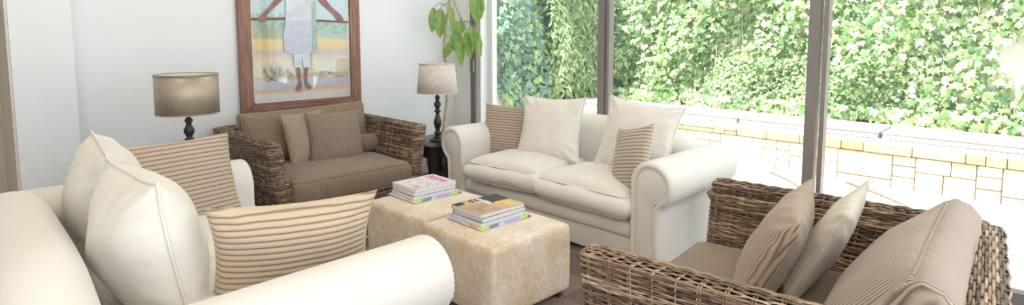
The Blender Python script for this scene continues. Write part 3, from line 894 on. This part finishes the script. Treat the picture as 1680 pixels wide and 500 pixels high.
# ------------------------------------------------------------------ ottomans
def ottoman(label, x, y, rz):
    t = thing('ottoman', label, 'ottoman', (x, y, 0), rz, 'velvet cube ottomans')
    s, h = .572, .365
    def fn(x_, y_, z_, u, v, w):
        c = (1 - u * u) * (1 - v * v)
        e = noise.noise(Vector((x_ * 5 + x, y_ * 5 + y, z_ * 5))) * .006
        return Vector((x_ * (1 + .012 * (1 - w * w)) + e, y_ * (1 + .012 * (1 - w * w)) + e, z_ + .010 * c * (w > 0) + e * .3))
    V, F = rbox(s, s, h, .028, 4, (12, 12, 8), fn); o = obj('upholstery', shift(V, (0, 0, h / 2 + .055)), F, M_otto, t)
    L = []
    hs = s / 2 - .010
    for (cx, cy, s0) in ((1, 1, 0), (-1, 1, 1), (-1, -1, 2), (1, -1, 3)):
        for k in range(5):
            an = (s0 + k / 4) * PI / 2; L.append((cx * (hs - .02) + .02 * math.cos(an), cy * (hs - .02) + .02 * math.sin(an), h + .055 - .008))
    V, F = tube(L, .003, 5, True); obj('seam', V, F, M_otto, o)
    for sx in (-1, 1):
        for sy in (-1, 1):
            V, F = lathe([(.018, .0), (.026, .06)], 4); f = obj('foot', V, F, M_foot, t); f.location = (sx * (s / 2 - .05), sy * (s / 2 - .05), 0); f.rotation_euler = (0, 0, PI / 4)
    return t
ottoman('beige velvet cube ottoman nearer the camera, under the dark-covered magazines', 2.045, 2.165, math.radians(-1))
ottoman('beige velvet cube ottoman farther off, under the pink-titled magazines', 2.065, 2.758, math.radians(1))

# ------------------------------------------------------------------ magazines  (local x = up the page, local -y = reading direction)
def text_mesh(name, s, size, m, parent, loc, width=None, bold=.0):
    cu = bpy.data.curves.new(name, 'FONT'); cu.body = s; cu.size = size; cu.extrude = .0004; cu.offset = bold
    tmp = bpy.data.objects.new('tmp', cu); COL.objects.link(tmp)
    dg = bpy.context.evaluated_depsgraph_get(); me = bpy.data.meshes.new_from_object(tmp.evaluated_get(dg))
    bpy.data.objects.remove(tmp); bpy.data.curves.remove(cu)
    me.name = name; me.materials.clear(); me.materials.append(m)
    xs = [v.co.x for v in me.vertices]; k = (width / (max(xs) - min(xs))) if width else 1
    x0 = min(xs)
    for v in me.vertices:
        a, b, c = v.co
        v.co = (b * 1.0, -(a - x0) * k, c)
    o = bpy.data.objects.new(name, me); COL.objects.link(o); o.parent = parent; o.location = loc
    return o
def m_cover(name, stops, scale):
    m = mat(name, (.5, .5, .5), .28); n = N(m); co = n.coord()
    n.color(n.ramp(n.noise(scale, 3, .6, vec=co), stops, 'LINEAR')); return m
M_cov_pink = m_cover('pale_pink_cover', [(.30, (.30, .32, .34)), (.38, (.62, .45, .50)), (.47, (.80, .74, .77)), (.6, (.82, .82, .82)), (.68, (.72, .38, .46))], 26)
M_cov_dark = m_cover('safari_cover', [(.25, (.30, .17, .09)), (.45, (.52, .34, .20)), (.65, (.62, .45, .30)), (.8, (.22, .14, .10))], 13)
M_cov_plain = m_cover('glossy_grey_cover', [(.3, (.35, .36, .40)), (.7, (.72, .73, .75))], 10)
M_cov_blue = m_cover('glossy_blue_cover', [(.3, (.10, .12, .25)), (.7, (.35, .38, .50))], 10)
def m_spread():
    m = mat('colour_spread', (.8, .8, .8), .3); n = N(m); s = n.sep(n.coord())
    a = n.math('SUBTRACT', n.math('MULTIPLY', s['X'], 1.5), n.math('MULTIPLY', s['Y'], 1.5))
    c = n.ramp(n.math('ADD', a, .5), [(0, (.66, .56, .74)), (.20, (.80, .66, .60)), (.30, (.85, .42, .20)), (.40, (.66, .80, .16)), (.53, (.22, .25, .42)), (.63, (.78, .80, .86)), (.69, (.50, .46, .78)), (.86, (.62, .78, .18)), (.95, (.06, .06, .07))], 'CONSTANT')
    n.color(c); return m
M_spread = m_spread()
def magazine(label, loc, rz, L, Wd, th, cover, group):
    t = thing('magazine', label, 'magazine', loc, rz, group)
    V, F = rbox(L - .006, Wd - .006, th - .0014, .001, 1, (2, 2, 1)); obj('pages', shift(V, (0, 0, th / 2)), F, M_paper, t)
    mb = MB().box((-L / 2, -Wd / 2, th - .0008), (L / 2, Wd / 2, th)).box((-L / 2, -Wd / 2, 0), (L / 2, Wd / 2, .0008)).box((-L / 2, Wd / 2 - .0006, 0.0008), (L / 2, Wd / 2, th - .0008))
    mb.build('cover', cover, t); return t
def stack(cx, cy, zt, rz, top_cover, kind):
    g = 'magazines stacked on the %s ottoman' % kind
    z = zt; r = random.Random(cx * 100)
    o = MB().box((-.178, -.148, 0), (.178, .148, .004)).build('magazine', M_spread); o.location = (cx - .005, cy - .012, z); o.rotation_euler = (0, 0, rz)
    tag(o, 'colourful open magazine spread lying under the stack on the %s ottoman' % kind, 'magazine', g); z += .0042
    covs = [M_cov_plain, M_cov_blue, top_cover]
    ths = [.022, .024, .022]
    names = ['bottom thick magazine of the stack on the %s ottoman' % kind, 'middle thick magazine of the stack on the %s ottoman' % kind, None]
    names[2] = 'top magazine with a magenta title and pale pink cover' if kind == 'farther' else 'top magazine with a dark safari cover and yellow title'
    for i in range(3):
        m = magazine(names[i], (cx + r.uniform(-.006, .006), cy + r.uniform(-.005, .005), z), rz + r.uniform(-.02, .02), .315, .252, ths[i], covs[i], g); z += ths[i] + .0003
    return m
mz = .4305
top = stack(2.105, 2.895, mz, math.radians(-1), M_cov_pink, 'farther'); T_ = .0221
text_mesh('title', 'home', .105, M_magenta, top, (.072, .095, T_), .19, .0014)
top2 = stack(2.07, 2.255, mz, math.radians(-2), M_cov_dark, 'nearer')
MB().box((-.157, .075, T_ - .0002), (.157, .1255, T_ + .0002)).box((.035, .0, T_ - .0002), (.157, .075, T_ + .0002)).build('dark_panel', M_black, top2)
text_mesh('title', 'go!', .12, M_yellow, top2, (.070, .005, T_ + .0003), .115, .0018)
text_mesh('headline', 'KRUGER', .036, M_whiteprint, top2, (.000, .118, T_ + .0003), .13, .0012)
text_mesh('headline', 'Summer', .030, M_whiteprint, top2, (-.034, .118, T_ + .0003), .085, .0006)
MB().box((-.075, .055, T_), (-.055, .120, T_ + .0005)).build('yellow_bar', M_yellow, top2)
text_mesh('headline', 'WIN', .028, M_whiteprint, top2, (-.10, .118, T_ + .0003), .055, .0006)

# ------------------------------------------------------------------ side tables and lamps
def side_table(label, x, y, sx, sy, h):
    t = thing('side_table', label, 'side table', (x, y, 0), 0)
    V, F = rbox(sx, sy, .028, .006, 2, (2, 2, 1)); obj('table_top', shift(V, (0, 0, h - .014)), F, M_wood, t)
    for a in (-1, 1):
        for b in (-1, 1):
            V, F = rbox(.05, .05, h - .028, .005, 2, (1, 1, 2)); o = obj('leg', shift(V, (0, 0, (h - .028) / 2)), F, M_wood, t); o.location = (a * (sx / 2 - .035), b * (sy / 2 - .035), 0)
    MB().box((-sx / 2 + .02, -sy / 2 + .02, h - .11), (sx / 2 - .02, -sy / 2 + .04, h - .028)).box((-sx / 2 + .02, sy / 2 - .04, h - .11), (sx / 2 - .02, sy / 2 - .02, h - .028)).box((-sx / 2 + .02, -sy / 2 + .04, h - .11), (-sx / 2 + .04, sy / 2 - .04, h - .028)).box((sx / 2 - .04, -sy / 2 + .04, h - .11), (sx / 2 - .02, sy / 2 - .04, h - .028)).build('apron', M_wood, t)
    V, F = rbox(sx - .05, sy - .05, .02, .004, 2, (2, 2, 1)); obj('lower_shelf', shift(V, (0, 0, .14)), F, M_wood, t)
    return t
def table_lamp(label, x, y, z, shade_m, r0, r1, zs0, zs1):
    t = thing('table_lamp', label, 'lamp', (x, y, z), 0)
    hs = zs0 - z
    pr = [(.072, 0), (.074, .012), (.062, .02), (.052, .028), (.030, .045), (.022, .06), (.032, .068), (.034, .078), (.022, .09), (.020, .105), (.034, .15), (.036, .175), (.028, .205), (.017, .245), (.016, .262), (.028, .272), (.029, .282), (.018, .292), (.016, .30), (.030, .325), (.031, .345), (.018, .368), (.014, .385), (.024, .395), (.022, .41), (.012, .42), (.012, .50)]
    k = (hs + .05) / .50
    V, F = lathe([(r, q * k) for r, q in pr], 28); obj('base', V, F, M_wood, t)
    H = zs1 - zs0
    V, F = lathe([(r0 - .003, 0), (r0, 0), (r0 + (r1 - r0) * .5, H / 2), (r1, H), (r1 - .003, H), (r0 - .003 + (r1 - r0) * .5, H / 2), (r0 - .003, 0)], 64, False)
    s = obj('lamp_shade', V, F, shade_m, t); s.location = (0, 0, hs)
    V, F = lathe([(r0 - .0045, .003), (r1 - .0045, H - .003)], 64, False); obj('lining', V, [tuple(reversed(f)) for f in F], M_lining, s)
    for zz, rr in ((.0, r0), (H, r1)):
        V, F = tube([(rr * math.cos(a * PI / 24), rr * math.sin(a * PI / 24), zz) for a in range(48)], .0035, 6, True); obj('rim', V, F, shade_m, s)
    mb = MB()
    for a in range(3):
        v, f = tube([(0, 0, H - .03), (math.cos(a * 2.094) * (r1 - .004), math.sin(a * 2.094) * (r1 - .004), H - .012)], .002, 5); mb.add(v, f)
    v, f = tube([(0, 0, -.01), (0, 0, H - .028)], .004, 6); mb.add(v, f)
    mb.build('shade_carrier', M_frame, s, True)
    V, F = lathe([(.012, .02), (.016, .045), (.028, .08), (.030, .10), (.022, .125), (.004, .135)], 18); obj('bulb', V, F, M_lining, t).location = (0, 0, hs)
    return t
side_table('dark wooden side table under the patterned lamp between loveseat and cream sofa', 3.075, 4.03, .50, .50, .50)
table_lamp('slim table lamp with pale damask-patterned shade beside the houseplant', 3.05, 3.98, .50, M_damask, .178, .155, .93, 1.185)
side_table('dark wooden side table hidden behind the ribbed cushion, under the bronze lamp', 1.06, 3.95, .46, .46, .50)
table_lamp('table lamp with wide bronze satin drum shade left of the picture', 1.055, 3.92, .50, M_satin, .178, .178, .945, 1.187)
# lamp cord and small box on the table
V, F = tube([(2.95, 4.05, .503), (2.90, 4.0, .503), (2.86, 4.02, .503), (2.845, 4.10, .503), (2.86, 4.2, .503)], .003, 6)
o = obj('lamp_cord', V, F, M_wood); tag(o, 'thin dark cord lying on the dark side table', 'cord')
# round table between cream sofa and right loveseat
t = thing('round_side_table', 'dark round side table between the cream sofa and the right loveseat', 'side table', (3.28, 1.345, 0))
V, F = lathe([(.0, .425), (.09, .427), (.15, .438), (.20, .468), (.208, .485), (.202, .487), (.0, .475)], 48, False); obj('table_top', V, F, M_walnut, t)
V, F = lathe([(.16, .0), (.16, .02), (.04, .04), (.03, .1), (.035, .3), (.03, .40), (.07, .43)], 28); obj('pedestal', V, F, M_walnut, t)

# ------------------------------------------------------------------ houseplant
pt = thing('houseplant', 'tall houseplant with large drooping green leaves in the corner by the window', 'plant', (3.46, 4.40, 0))
V, F = lathe([(.11, 0), (.15, .05), (.185, .16), (.19, .24), (.165, .31), (.16, .34), (.172, .36), (.158, .36), (.148, .33), (.15, .30)], 32); obj('pot', V, F, M_terra, pt)
V, F = lathe([(.0, .305), (.14, .305), (.147, .30)], 24, False); obj('soil', V, F, M_soil, pt)
tr = [(.02, .0, .30), (.0, .02, .45), (.03, .03, .62), (.05, .02, .8), (.055, .03, .98), (.06, .03, 1.10), (.03, .02, 1.20), (.0, .0, 1.30), (.01, .0, 1.42), (.05, .02, 1.58), (.07, .0, 1.75), (.05, .0, 1.95), (.08, .02, 2.15)]
def smooth_path(P, n=6):
    P = [Vector(p) for p in P]; R = []
    for i in range(len(P) - 1):
        a, b, c, d = P[max(0, i - 1)], P[i], P[i + 1], P[min(len(P) - 1, i + 2)]
        for k in range(n):
            t_ = k / n
            R.append(.5 * ((2 * b) + (c - a) * t_ + (2 * a - 5 * b + 4 * c - d) * t_ ** 2 + (-a + 3 * b - 3 * c + d) * t_ ** 3))
    R.append(P[-1]); return R
sp = smooth_path(tr)
V, F = tube(sp, [.021 * (1 - .35 * i / len(sp)) for i in range(len(sp))], 10); obj('trunk', V, F, M_bark, pt)
V, F = tube(smooth_path([(.05, .0, 1.95), (.09, -.03, 1.80), (.14, -.05, 1.66), (.19, -.06, 1.56)]), .0045, 6); obj('branch', V, F, M_houseleaf, pt)
def leaf_mesh(L, Wd, droop, fold, seed):
    V = []; F = []; n, mm = 14, 6
    for i in range(n + 1):
        f = i / n; wdt = Wd / 2 * (math.sin(PI * min(1, f ** .82)) ** .8 if 0 < f < 1 else 0)
        y = L * f
        for j in range(mm + 1):
            u = -1 + 2 * j / mm
            V.append((u * wdt, y * math.cos(droop * f * .5), abs(u) * wdt * fold + .006 * math.sin(f * 19 + seed) * abs(u) - L * droop * .45 * f * f))
    for i in range(n):
        for j in range(mm):
            a = i * (mm + 1) + j; F.append((a, a + 1, a + mm + 2, a + mm + 1))
    return V, F
def pleaf(base, tip_dir, face_dir, L, Wd, seed, stalk_from=None):
    V, F = leaf_mesh(L, Wd, .35, .35, seed); o = obj('leaf', V, F, M_houseleaf, pt)
    y = Vector(tip_dir).normalized(); z = Vector(face_dir); z = (z - y * z.dot(y)).normalized(); x = y.cross(z)
    o.matrix_local = Matrix.Translation(base) @ Matrix((x, y, z)).transposed().to_4x4()
    if stalk_from:
        a, b = Vector(stalk_from), Vector(base); mid = (a + b) / 2 + Vector((0, 0, .03))
        V, F = tube(smooth_path([a, mid, b], 5), .003, 5); obj('stalk', V, F, M_houseleaf, pt)
fc = (-.7, -.75, .25)
RTV = Vector((.707, -.707, 0))
def lp(px, z, dep=0.0): # point on the plant plane: metres to the right of the trunk, height
    return tuple(RTV * px + Vector((.55, .55, 0)) * dep + Vector((.0, .0, z)))
crown = (.03, .01, 1.72)
pleaf(lp(-.085, 1.70, -.1), (-.12 + .0, -.0, -1), fc, .25, .085, 1, crown)
pleaf(lp(-.02, 1.69, -.12), tuple(RTV * -.03 + Vector((-.05, -.05, -1))), fc, .29, .125, 2, crown)
pleaf(lp(.07, 1.72, -.05), tuple(RTV * .12 + Vector((0, 0, -1))), (-.1, -.95, .2), .30, .07, 3, crown)
pleaf(lp(.085, 1.38, -.05), tuple(RTV * -.45 + Vector((0, 0, -.9))), fc, .20, .085, 4, (.01, 0, 1.42))
br = (.19, -.06, 1.56)
def bl(dx, z): return tuple(Vector(br) + RTV * dx + Vector((-.05, -.05, z)))
pleaf(bl(-.015, .02), tuple(RTV * -.10 + Vector((-.1, -.1, -.9))), (-.5, -.5, .7), .16, .12, 5, br)
pleaf(bl(-.06, -.07), tuple(RTV * -.12 + Vector((0, 0, -1))), fc, .22, .10, 6, br)
pleaf(bl(-.035, -.10), tuple(RTV * .08 + Vector((-.06, -.06, -1))), fc, .34, .10, 7, br)
pleaf(bl(.04, -.09), tuple(RTV * .10 + Vector((0, 0, -1))), (-.9, -.4, .2), .28, .10, 8, br)
pleaf(bl(.09, -.03), tuple(RTV * .05 + Vector((0, 0, -1))), fc, .27, .12, 9, br)
pleaf(bl(.13, -.06), tuple(RTV * .25 + Vector((0, 0, -1))), (-.2, -.9, .2), .30, .07, 10, br)
pleaf(lp(.30, 1.86, -.05), tuple(RTV * .10 + Vector((0, 0, -1))), fc, .33, .13, 11, (.06, .0, 1.9))
pleaf(lp(.37, 1.80, -.05), tuple(RTV * -.02 + Vector((0, 0, -1))), (-.2, -.9, .2), .24, .07, 12, (.06, .0, 1.9))

# ------------------------------------------------------------------ framed painting
YP = YW - .004
fr = thing('framed_picture', 'large wooden framed painting of a standing figure on the white wall', 'picture', (2.185, YP, .772))
FW, FH, BW = 1.075, 1.42, .105
def rail(pts, name, m):
    d = .035
    V = [(x, 0, z) for x, z in pts] + [(x, -d, z) for x, z in pts]
    bm = bmesh.new(); vs = [bm.verts.new(v) for v in V]
    for f in ((0, 1, 2, 3), (7, 6, 5, 4), (0, 4, 5, 1), (1, 5, 6, 2), (2, 6, 7, 3), (3, 7, 4, 0)): bm.faces.new([vs[i] for i in f])
    bmesh.ops.recalc_face_normals(bm, faces=bm.faces); bmesh.ops.bevel(bm, geom=list(bm.edges), offset=.006, segments=2, affect='EDGES')
    return bobj(name, bm, m, fr)
h = FW / 2
rail([(-h, 0), (h, 0), (h - BW, BW), (-h + BW, BW)], 'frame_rail', M_framewood_h)
rail([(-h, FH), (-h + BW, FH - BW), (h - BW, FH - BW), (h, FH)], 'frame_rail', M_framewood_h)
rail([(-h, 0), (-h + BW, BW), (-h + BW, FH - BW), (-h, FH)], 'frame_stile', M_framewood)
rail([(h, 0), (h, FH), (h - BW, FH - BW), (h - BW, BW)], 'frame_stile', M_framewood)
def m_landscape():
    m = mat('painted_landscape', (.8, .8, .8), .5); n = N(m); co = n.coord(); s = n.sep(co)
    mp = n.new('ShaderNodeMapping'); mp.inputs['Scale'].default_value = (3.0, 1, 14); n.link(co, mp.inputs[0])
    st = n.noise(3.2, 4, .6, vec=mp.outputs[0])
    z = n.math('ADD', s['Z'], n.math('MULTIPLY', n.math('SUBTRACT', st, .5), .10))
    c = n.ramp(n.math('DIVIDE', z, 1.3), [(.08, (.74, .67, .68)), (.125, (.80, .74, .74)), (.15, (.74, .47, .30)), (.17, (.60, .58, .66)), (.215, (.62, .67, .78)), (.235, (.76, .50, .36)), (.26, (.80, .75, .64)), (.33, (.80, .72, .55)), (.375, (.74, .58, .40)), (.392, (.52, .48, .58)), (.42, (.80, .58, .22)), (.48, (.80, .64, .30)), (.50, (.42, .52, .46)), (.62, (.56, .68, .74)), (1, (.60, .76, .92))])
    f = n.ramp(n.noise(26, 4, .7, vec=mp.outputs[0]), [(.3, (.86, .87, .90)), (.7, (1.06, 1.05, 1.02))])
    n.color(n.mix(1.0, c, f, 'MULTIPLY')); return m
M_land = m_landscape()
def m_dab(name, a, b, sc=40):
    m = mat(name, a, .5); n = N(m); n.color(n.ramp(n.noise(sc, 3), [(.35, a), (.65, b)])); return m
M_tree = m_dab('painted_trees', (.20, .36, .22), (.42, .58, .38), 35)
M_treeb = m_dab('painted_blue_trees', (.26, .40, .42), (.48, .60, .52), 35)
M_bush = m_dab('painted_bush', (.30, .26, .32), (.66, .58, .26), 75)
M_trunks = m_dab('painted_trunks', (.72, .66, .30), (.30, .42, .36), 60)
M_skin = m_dab('painted_skin', (.22, .11, .10), (.33, .18, .16), 22)
def m_print():
    m = mat('painted_patterned_cloth', (.6, .65, .8), .5); n = N(m); co = n.coord(); s = n.sep(co)
    v = n.new('ShaderNodeTexBrick'); v.inputs['Scale'].default_value = 1; v.inputs['Brick Width'].default_value = .017; v.inputs['Row Height'].default_value = .011; v.inputs['Mortar Size'].default_value = .0016
    v.inputs['Color1'].default_value = (.72, .76, .84, 1); v.inputs['Color2'].default_value = (.56, .61, .76, 1); v.inputs['Mortar'].default_value = (.40, .45, .60, 1)
    cb = n.new('ShaderNodeCombineXYZ'); n.link(s['X'], cb.inputs[0]); n.link(s['Z'], cb.inputs[1]); n.link(cb.outputs[0], v.inputs['Vector'])
    n.color(v.outputs['Color']); return m
M_print = m_print()
M_cloth = m_dab('painted_pale_cloth', (.70, .74, .80), (.55, .62, .74), 18)
M_stick = mat('painted_stick', (.16, .09, .06), .5)
M_mat = mat('picture_mount', (.84, .84, .82), .7)
def px(p): # pixel of the flat painting -> (x, z) on the picture plane
    t = (p[0] - 840) / 930; X = (YW - .02) * (1 + t) / (1 - t); d = (X + YW - .02) * .7071
    return (X - 2.185, 1.42 - (p[1] - 60) * d / 930 - .772)
paint = MB(); MATL = [M_land, M_tree, M_treeb, M_bush, M_trunks, M_skin, M_print, M_cloth, M_stick]
lay = [0]
def poly(pts, mi, raw=False):
    lay[0] += 1; y = -.012 - .00015 * lay[0]
    P = [(x, y, z) for x, z in (pts if raw else [px(p) for p in pts])]
    paint.add(P, [tuple(range(len(P)))], mi)
bx = h - BW + .004
poly([(-bx, BW - .004), (bx, BW - .004), (bx, FH - BW + .004), (-bx, FH - BW + .004)], 0, True)
random.seed(3)
def blob(cx, cy, rx, ry, mi, n=22, j=.25):
    poly([(cx + rx * math.cos(2 * PI * k / n) * (1 + random.uniform(-j, j)), cy + ry * math.sin(2 * PI * k / n) * (1 + random.uniform(-j, j))) for k in range(n)], mi)
for k in range(9): blob(418 + k * 6, 40 + random.uniform(-5, 4), 9, 13, 1 + k % 2)
for k in range(7): blob(524 + k * 8, 46 + random.uniform(-4, 4), 9, 9, 1 + k % 2)
for k in range(26):
    x = 415 + k * 1.9; poly([(x, 44 + random.uniform(0, 6)), (x + 1.0, 44), (x + 1.2, 64), (x - .2, 64)], 4)
for k in range(14): blob(432 + k * 3.6 + random.uniform(-2, 2), 123 + random.uniform(-8, 6), 3.2, 5, 3, 14, .6)
for k in range(15):
    a = random.uniform(-1.1, 1.1); x0 = 450 + random.uniform(-12, 14)
    poly([(x0, 132), (x0 + .5, 132), (x0 + 26 * math.sin(a) + .2, 132 - 30 * math.cos(a) - 2), (x0 + 26 * math.sin(a), 132 - 30 * math.cos(a) - 2)], 8)
for k in range(16): blob(518 + k * 3.2, 121 + random.uniform(-3, 2), 2.6, 3.2, 3, 12, .6)
# figure: arms, stick, dress, legs, feet
poly([(412, 30), (470, 29), (550, 34), (572, 35), (572, 38), (550, 37), (470, 33), (412, 34)], 8)
poly([(428, 27), (434, 22), (446, 10), (459, -6), (472, -26), (480, -24), (468, 0), (452, 14), (440, 26), (438, 36), (430, 37), (426, 32)], 5)
poly([(508, -26), (516, -30), (530, -8), (546, 12), (562, 26), (566, 36), (558, 38), (548, 24), (528, 6)], 5)
poly([(468, -62), (482, -70), (500, -70), (514, -60), (516, -30), (513, 10), (516, 36), (470, 36), (472, 10), (470, -30)], 7)
poly([(486, -100), (500, -100), (503, -84), (497, -68), (488, -68), (483, -84)], 5)
poly([(470, 34), (516, 34), (514, 60), (511, 86), (500, 90), (480, 89), (467, 84), (466, 60)], 6)
poly([(513, 6), (520, 2), (521, 84), (512, 86)], 2)
poly([(481, 88), (508, 88), (507, 110), (497, 112), (495, 94), (492, 112), (482, 110)], 7)
poly([(485, 110), (492, 111), (492, 126), (493.5, 136), (494, 142), (491, 149), (486, 150), (483, 146), (488, 136), (487, 126)], 5)
poly([(498, 111), (505, 110), (502, 126), (502.5, 134), (509, 142), (508, 146), (503, 145), (498.5, 137), (498, 126)], 5)
paint.build('painting', None, fr, False, mats=MATL)
# mount strip
mb = MB(); ms = .012
for a, b in (((-bx, -.016, BW - .004), (-bx + .004 + ms, -.0145, FH - BW)), ((bx - .004 - ms, -.016, BW - .004), (bx, -.0145, FH - BW)), ((-bx, -.016, BW - .004), (bx, -.0145, BW + ms * .6))): mb.box(a, b)
mb.build('mount', M_mat, fr)
MB().box((-bx, -.024, BW - .004), (bx, -.021, FH - BW + .004)).build('glass', M_glass, fr)

# ------------------------------------------------------------------ rug
V, F = rbox(1.9, 2.5, .012, .004, 2, (2, 2, 1)); o = obj('rug', shift(V, (0, 0, .006)), F, M_rug); o.location = (2.02, 2.5, .0)
tag(o, 'brown and beige patchwork rug on the floor under the ottomans', 'rug')
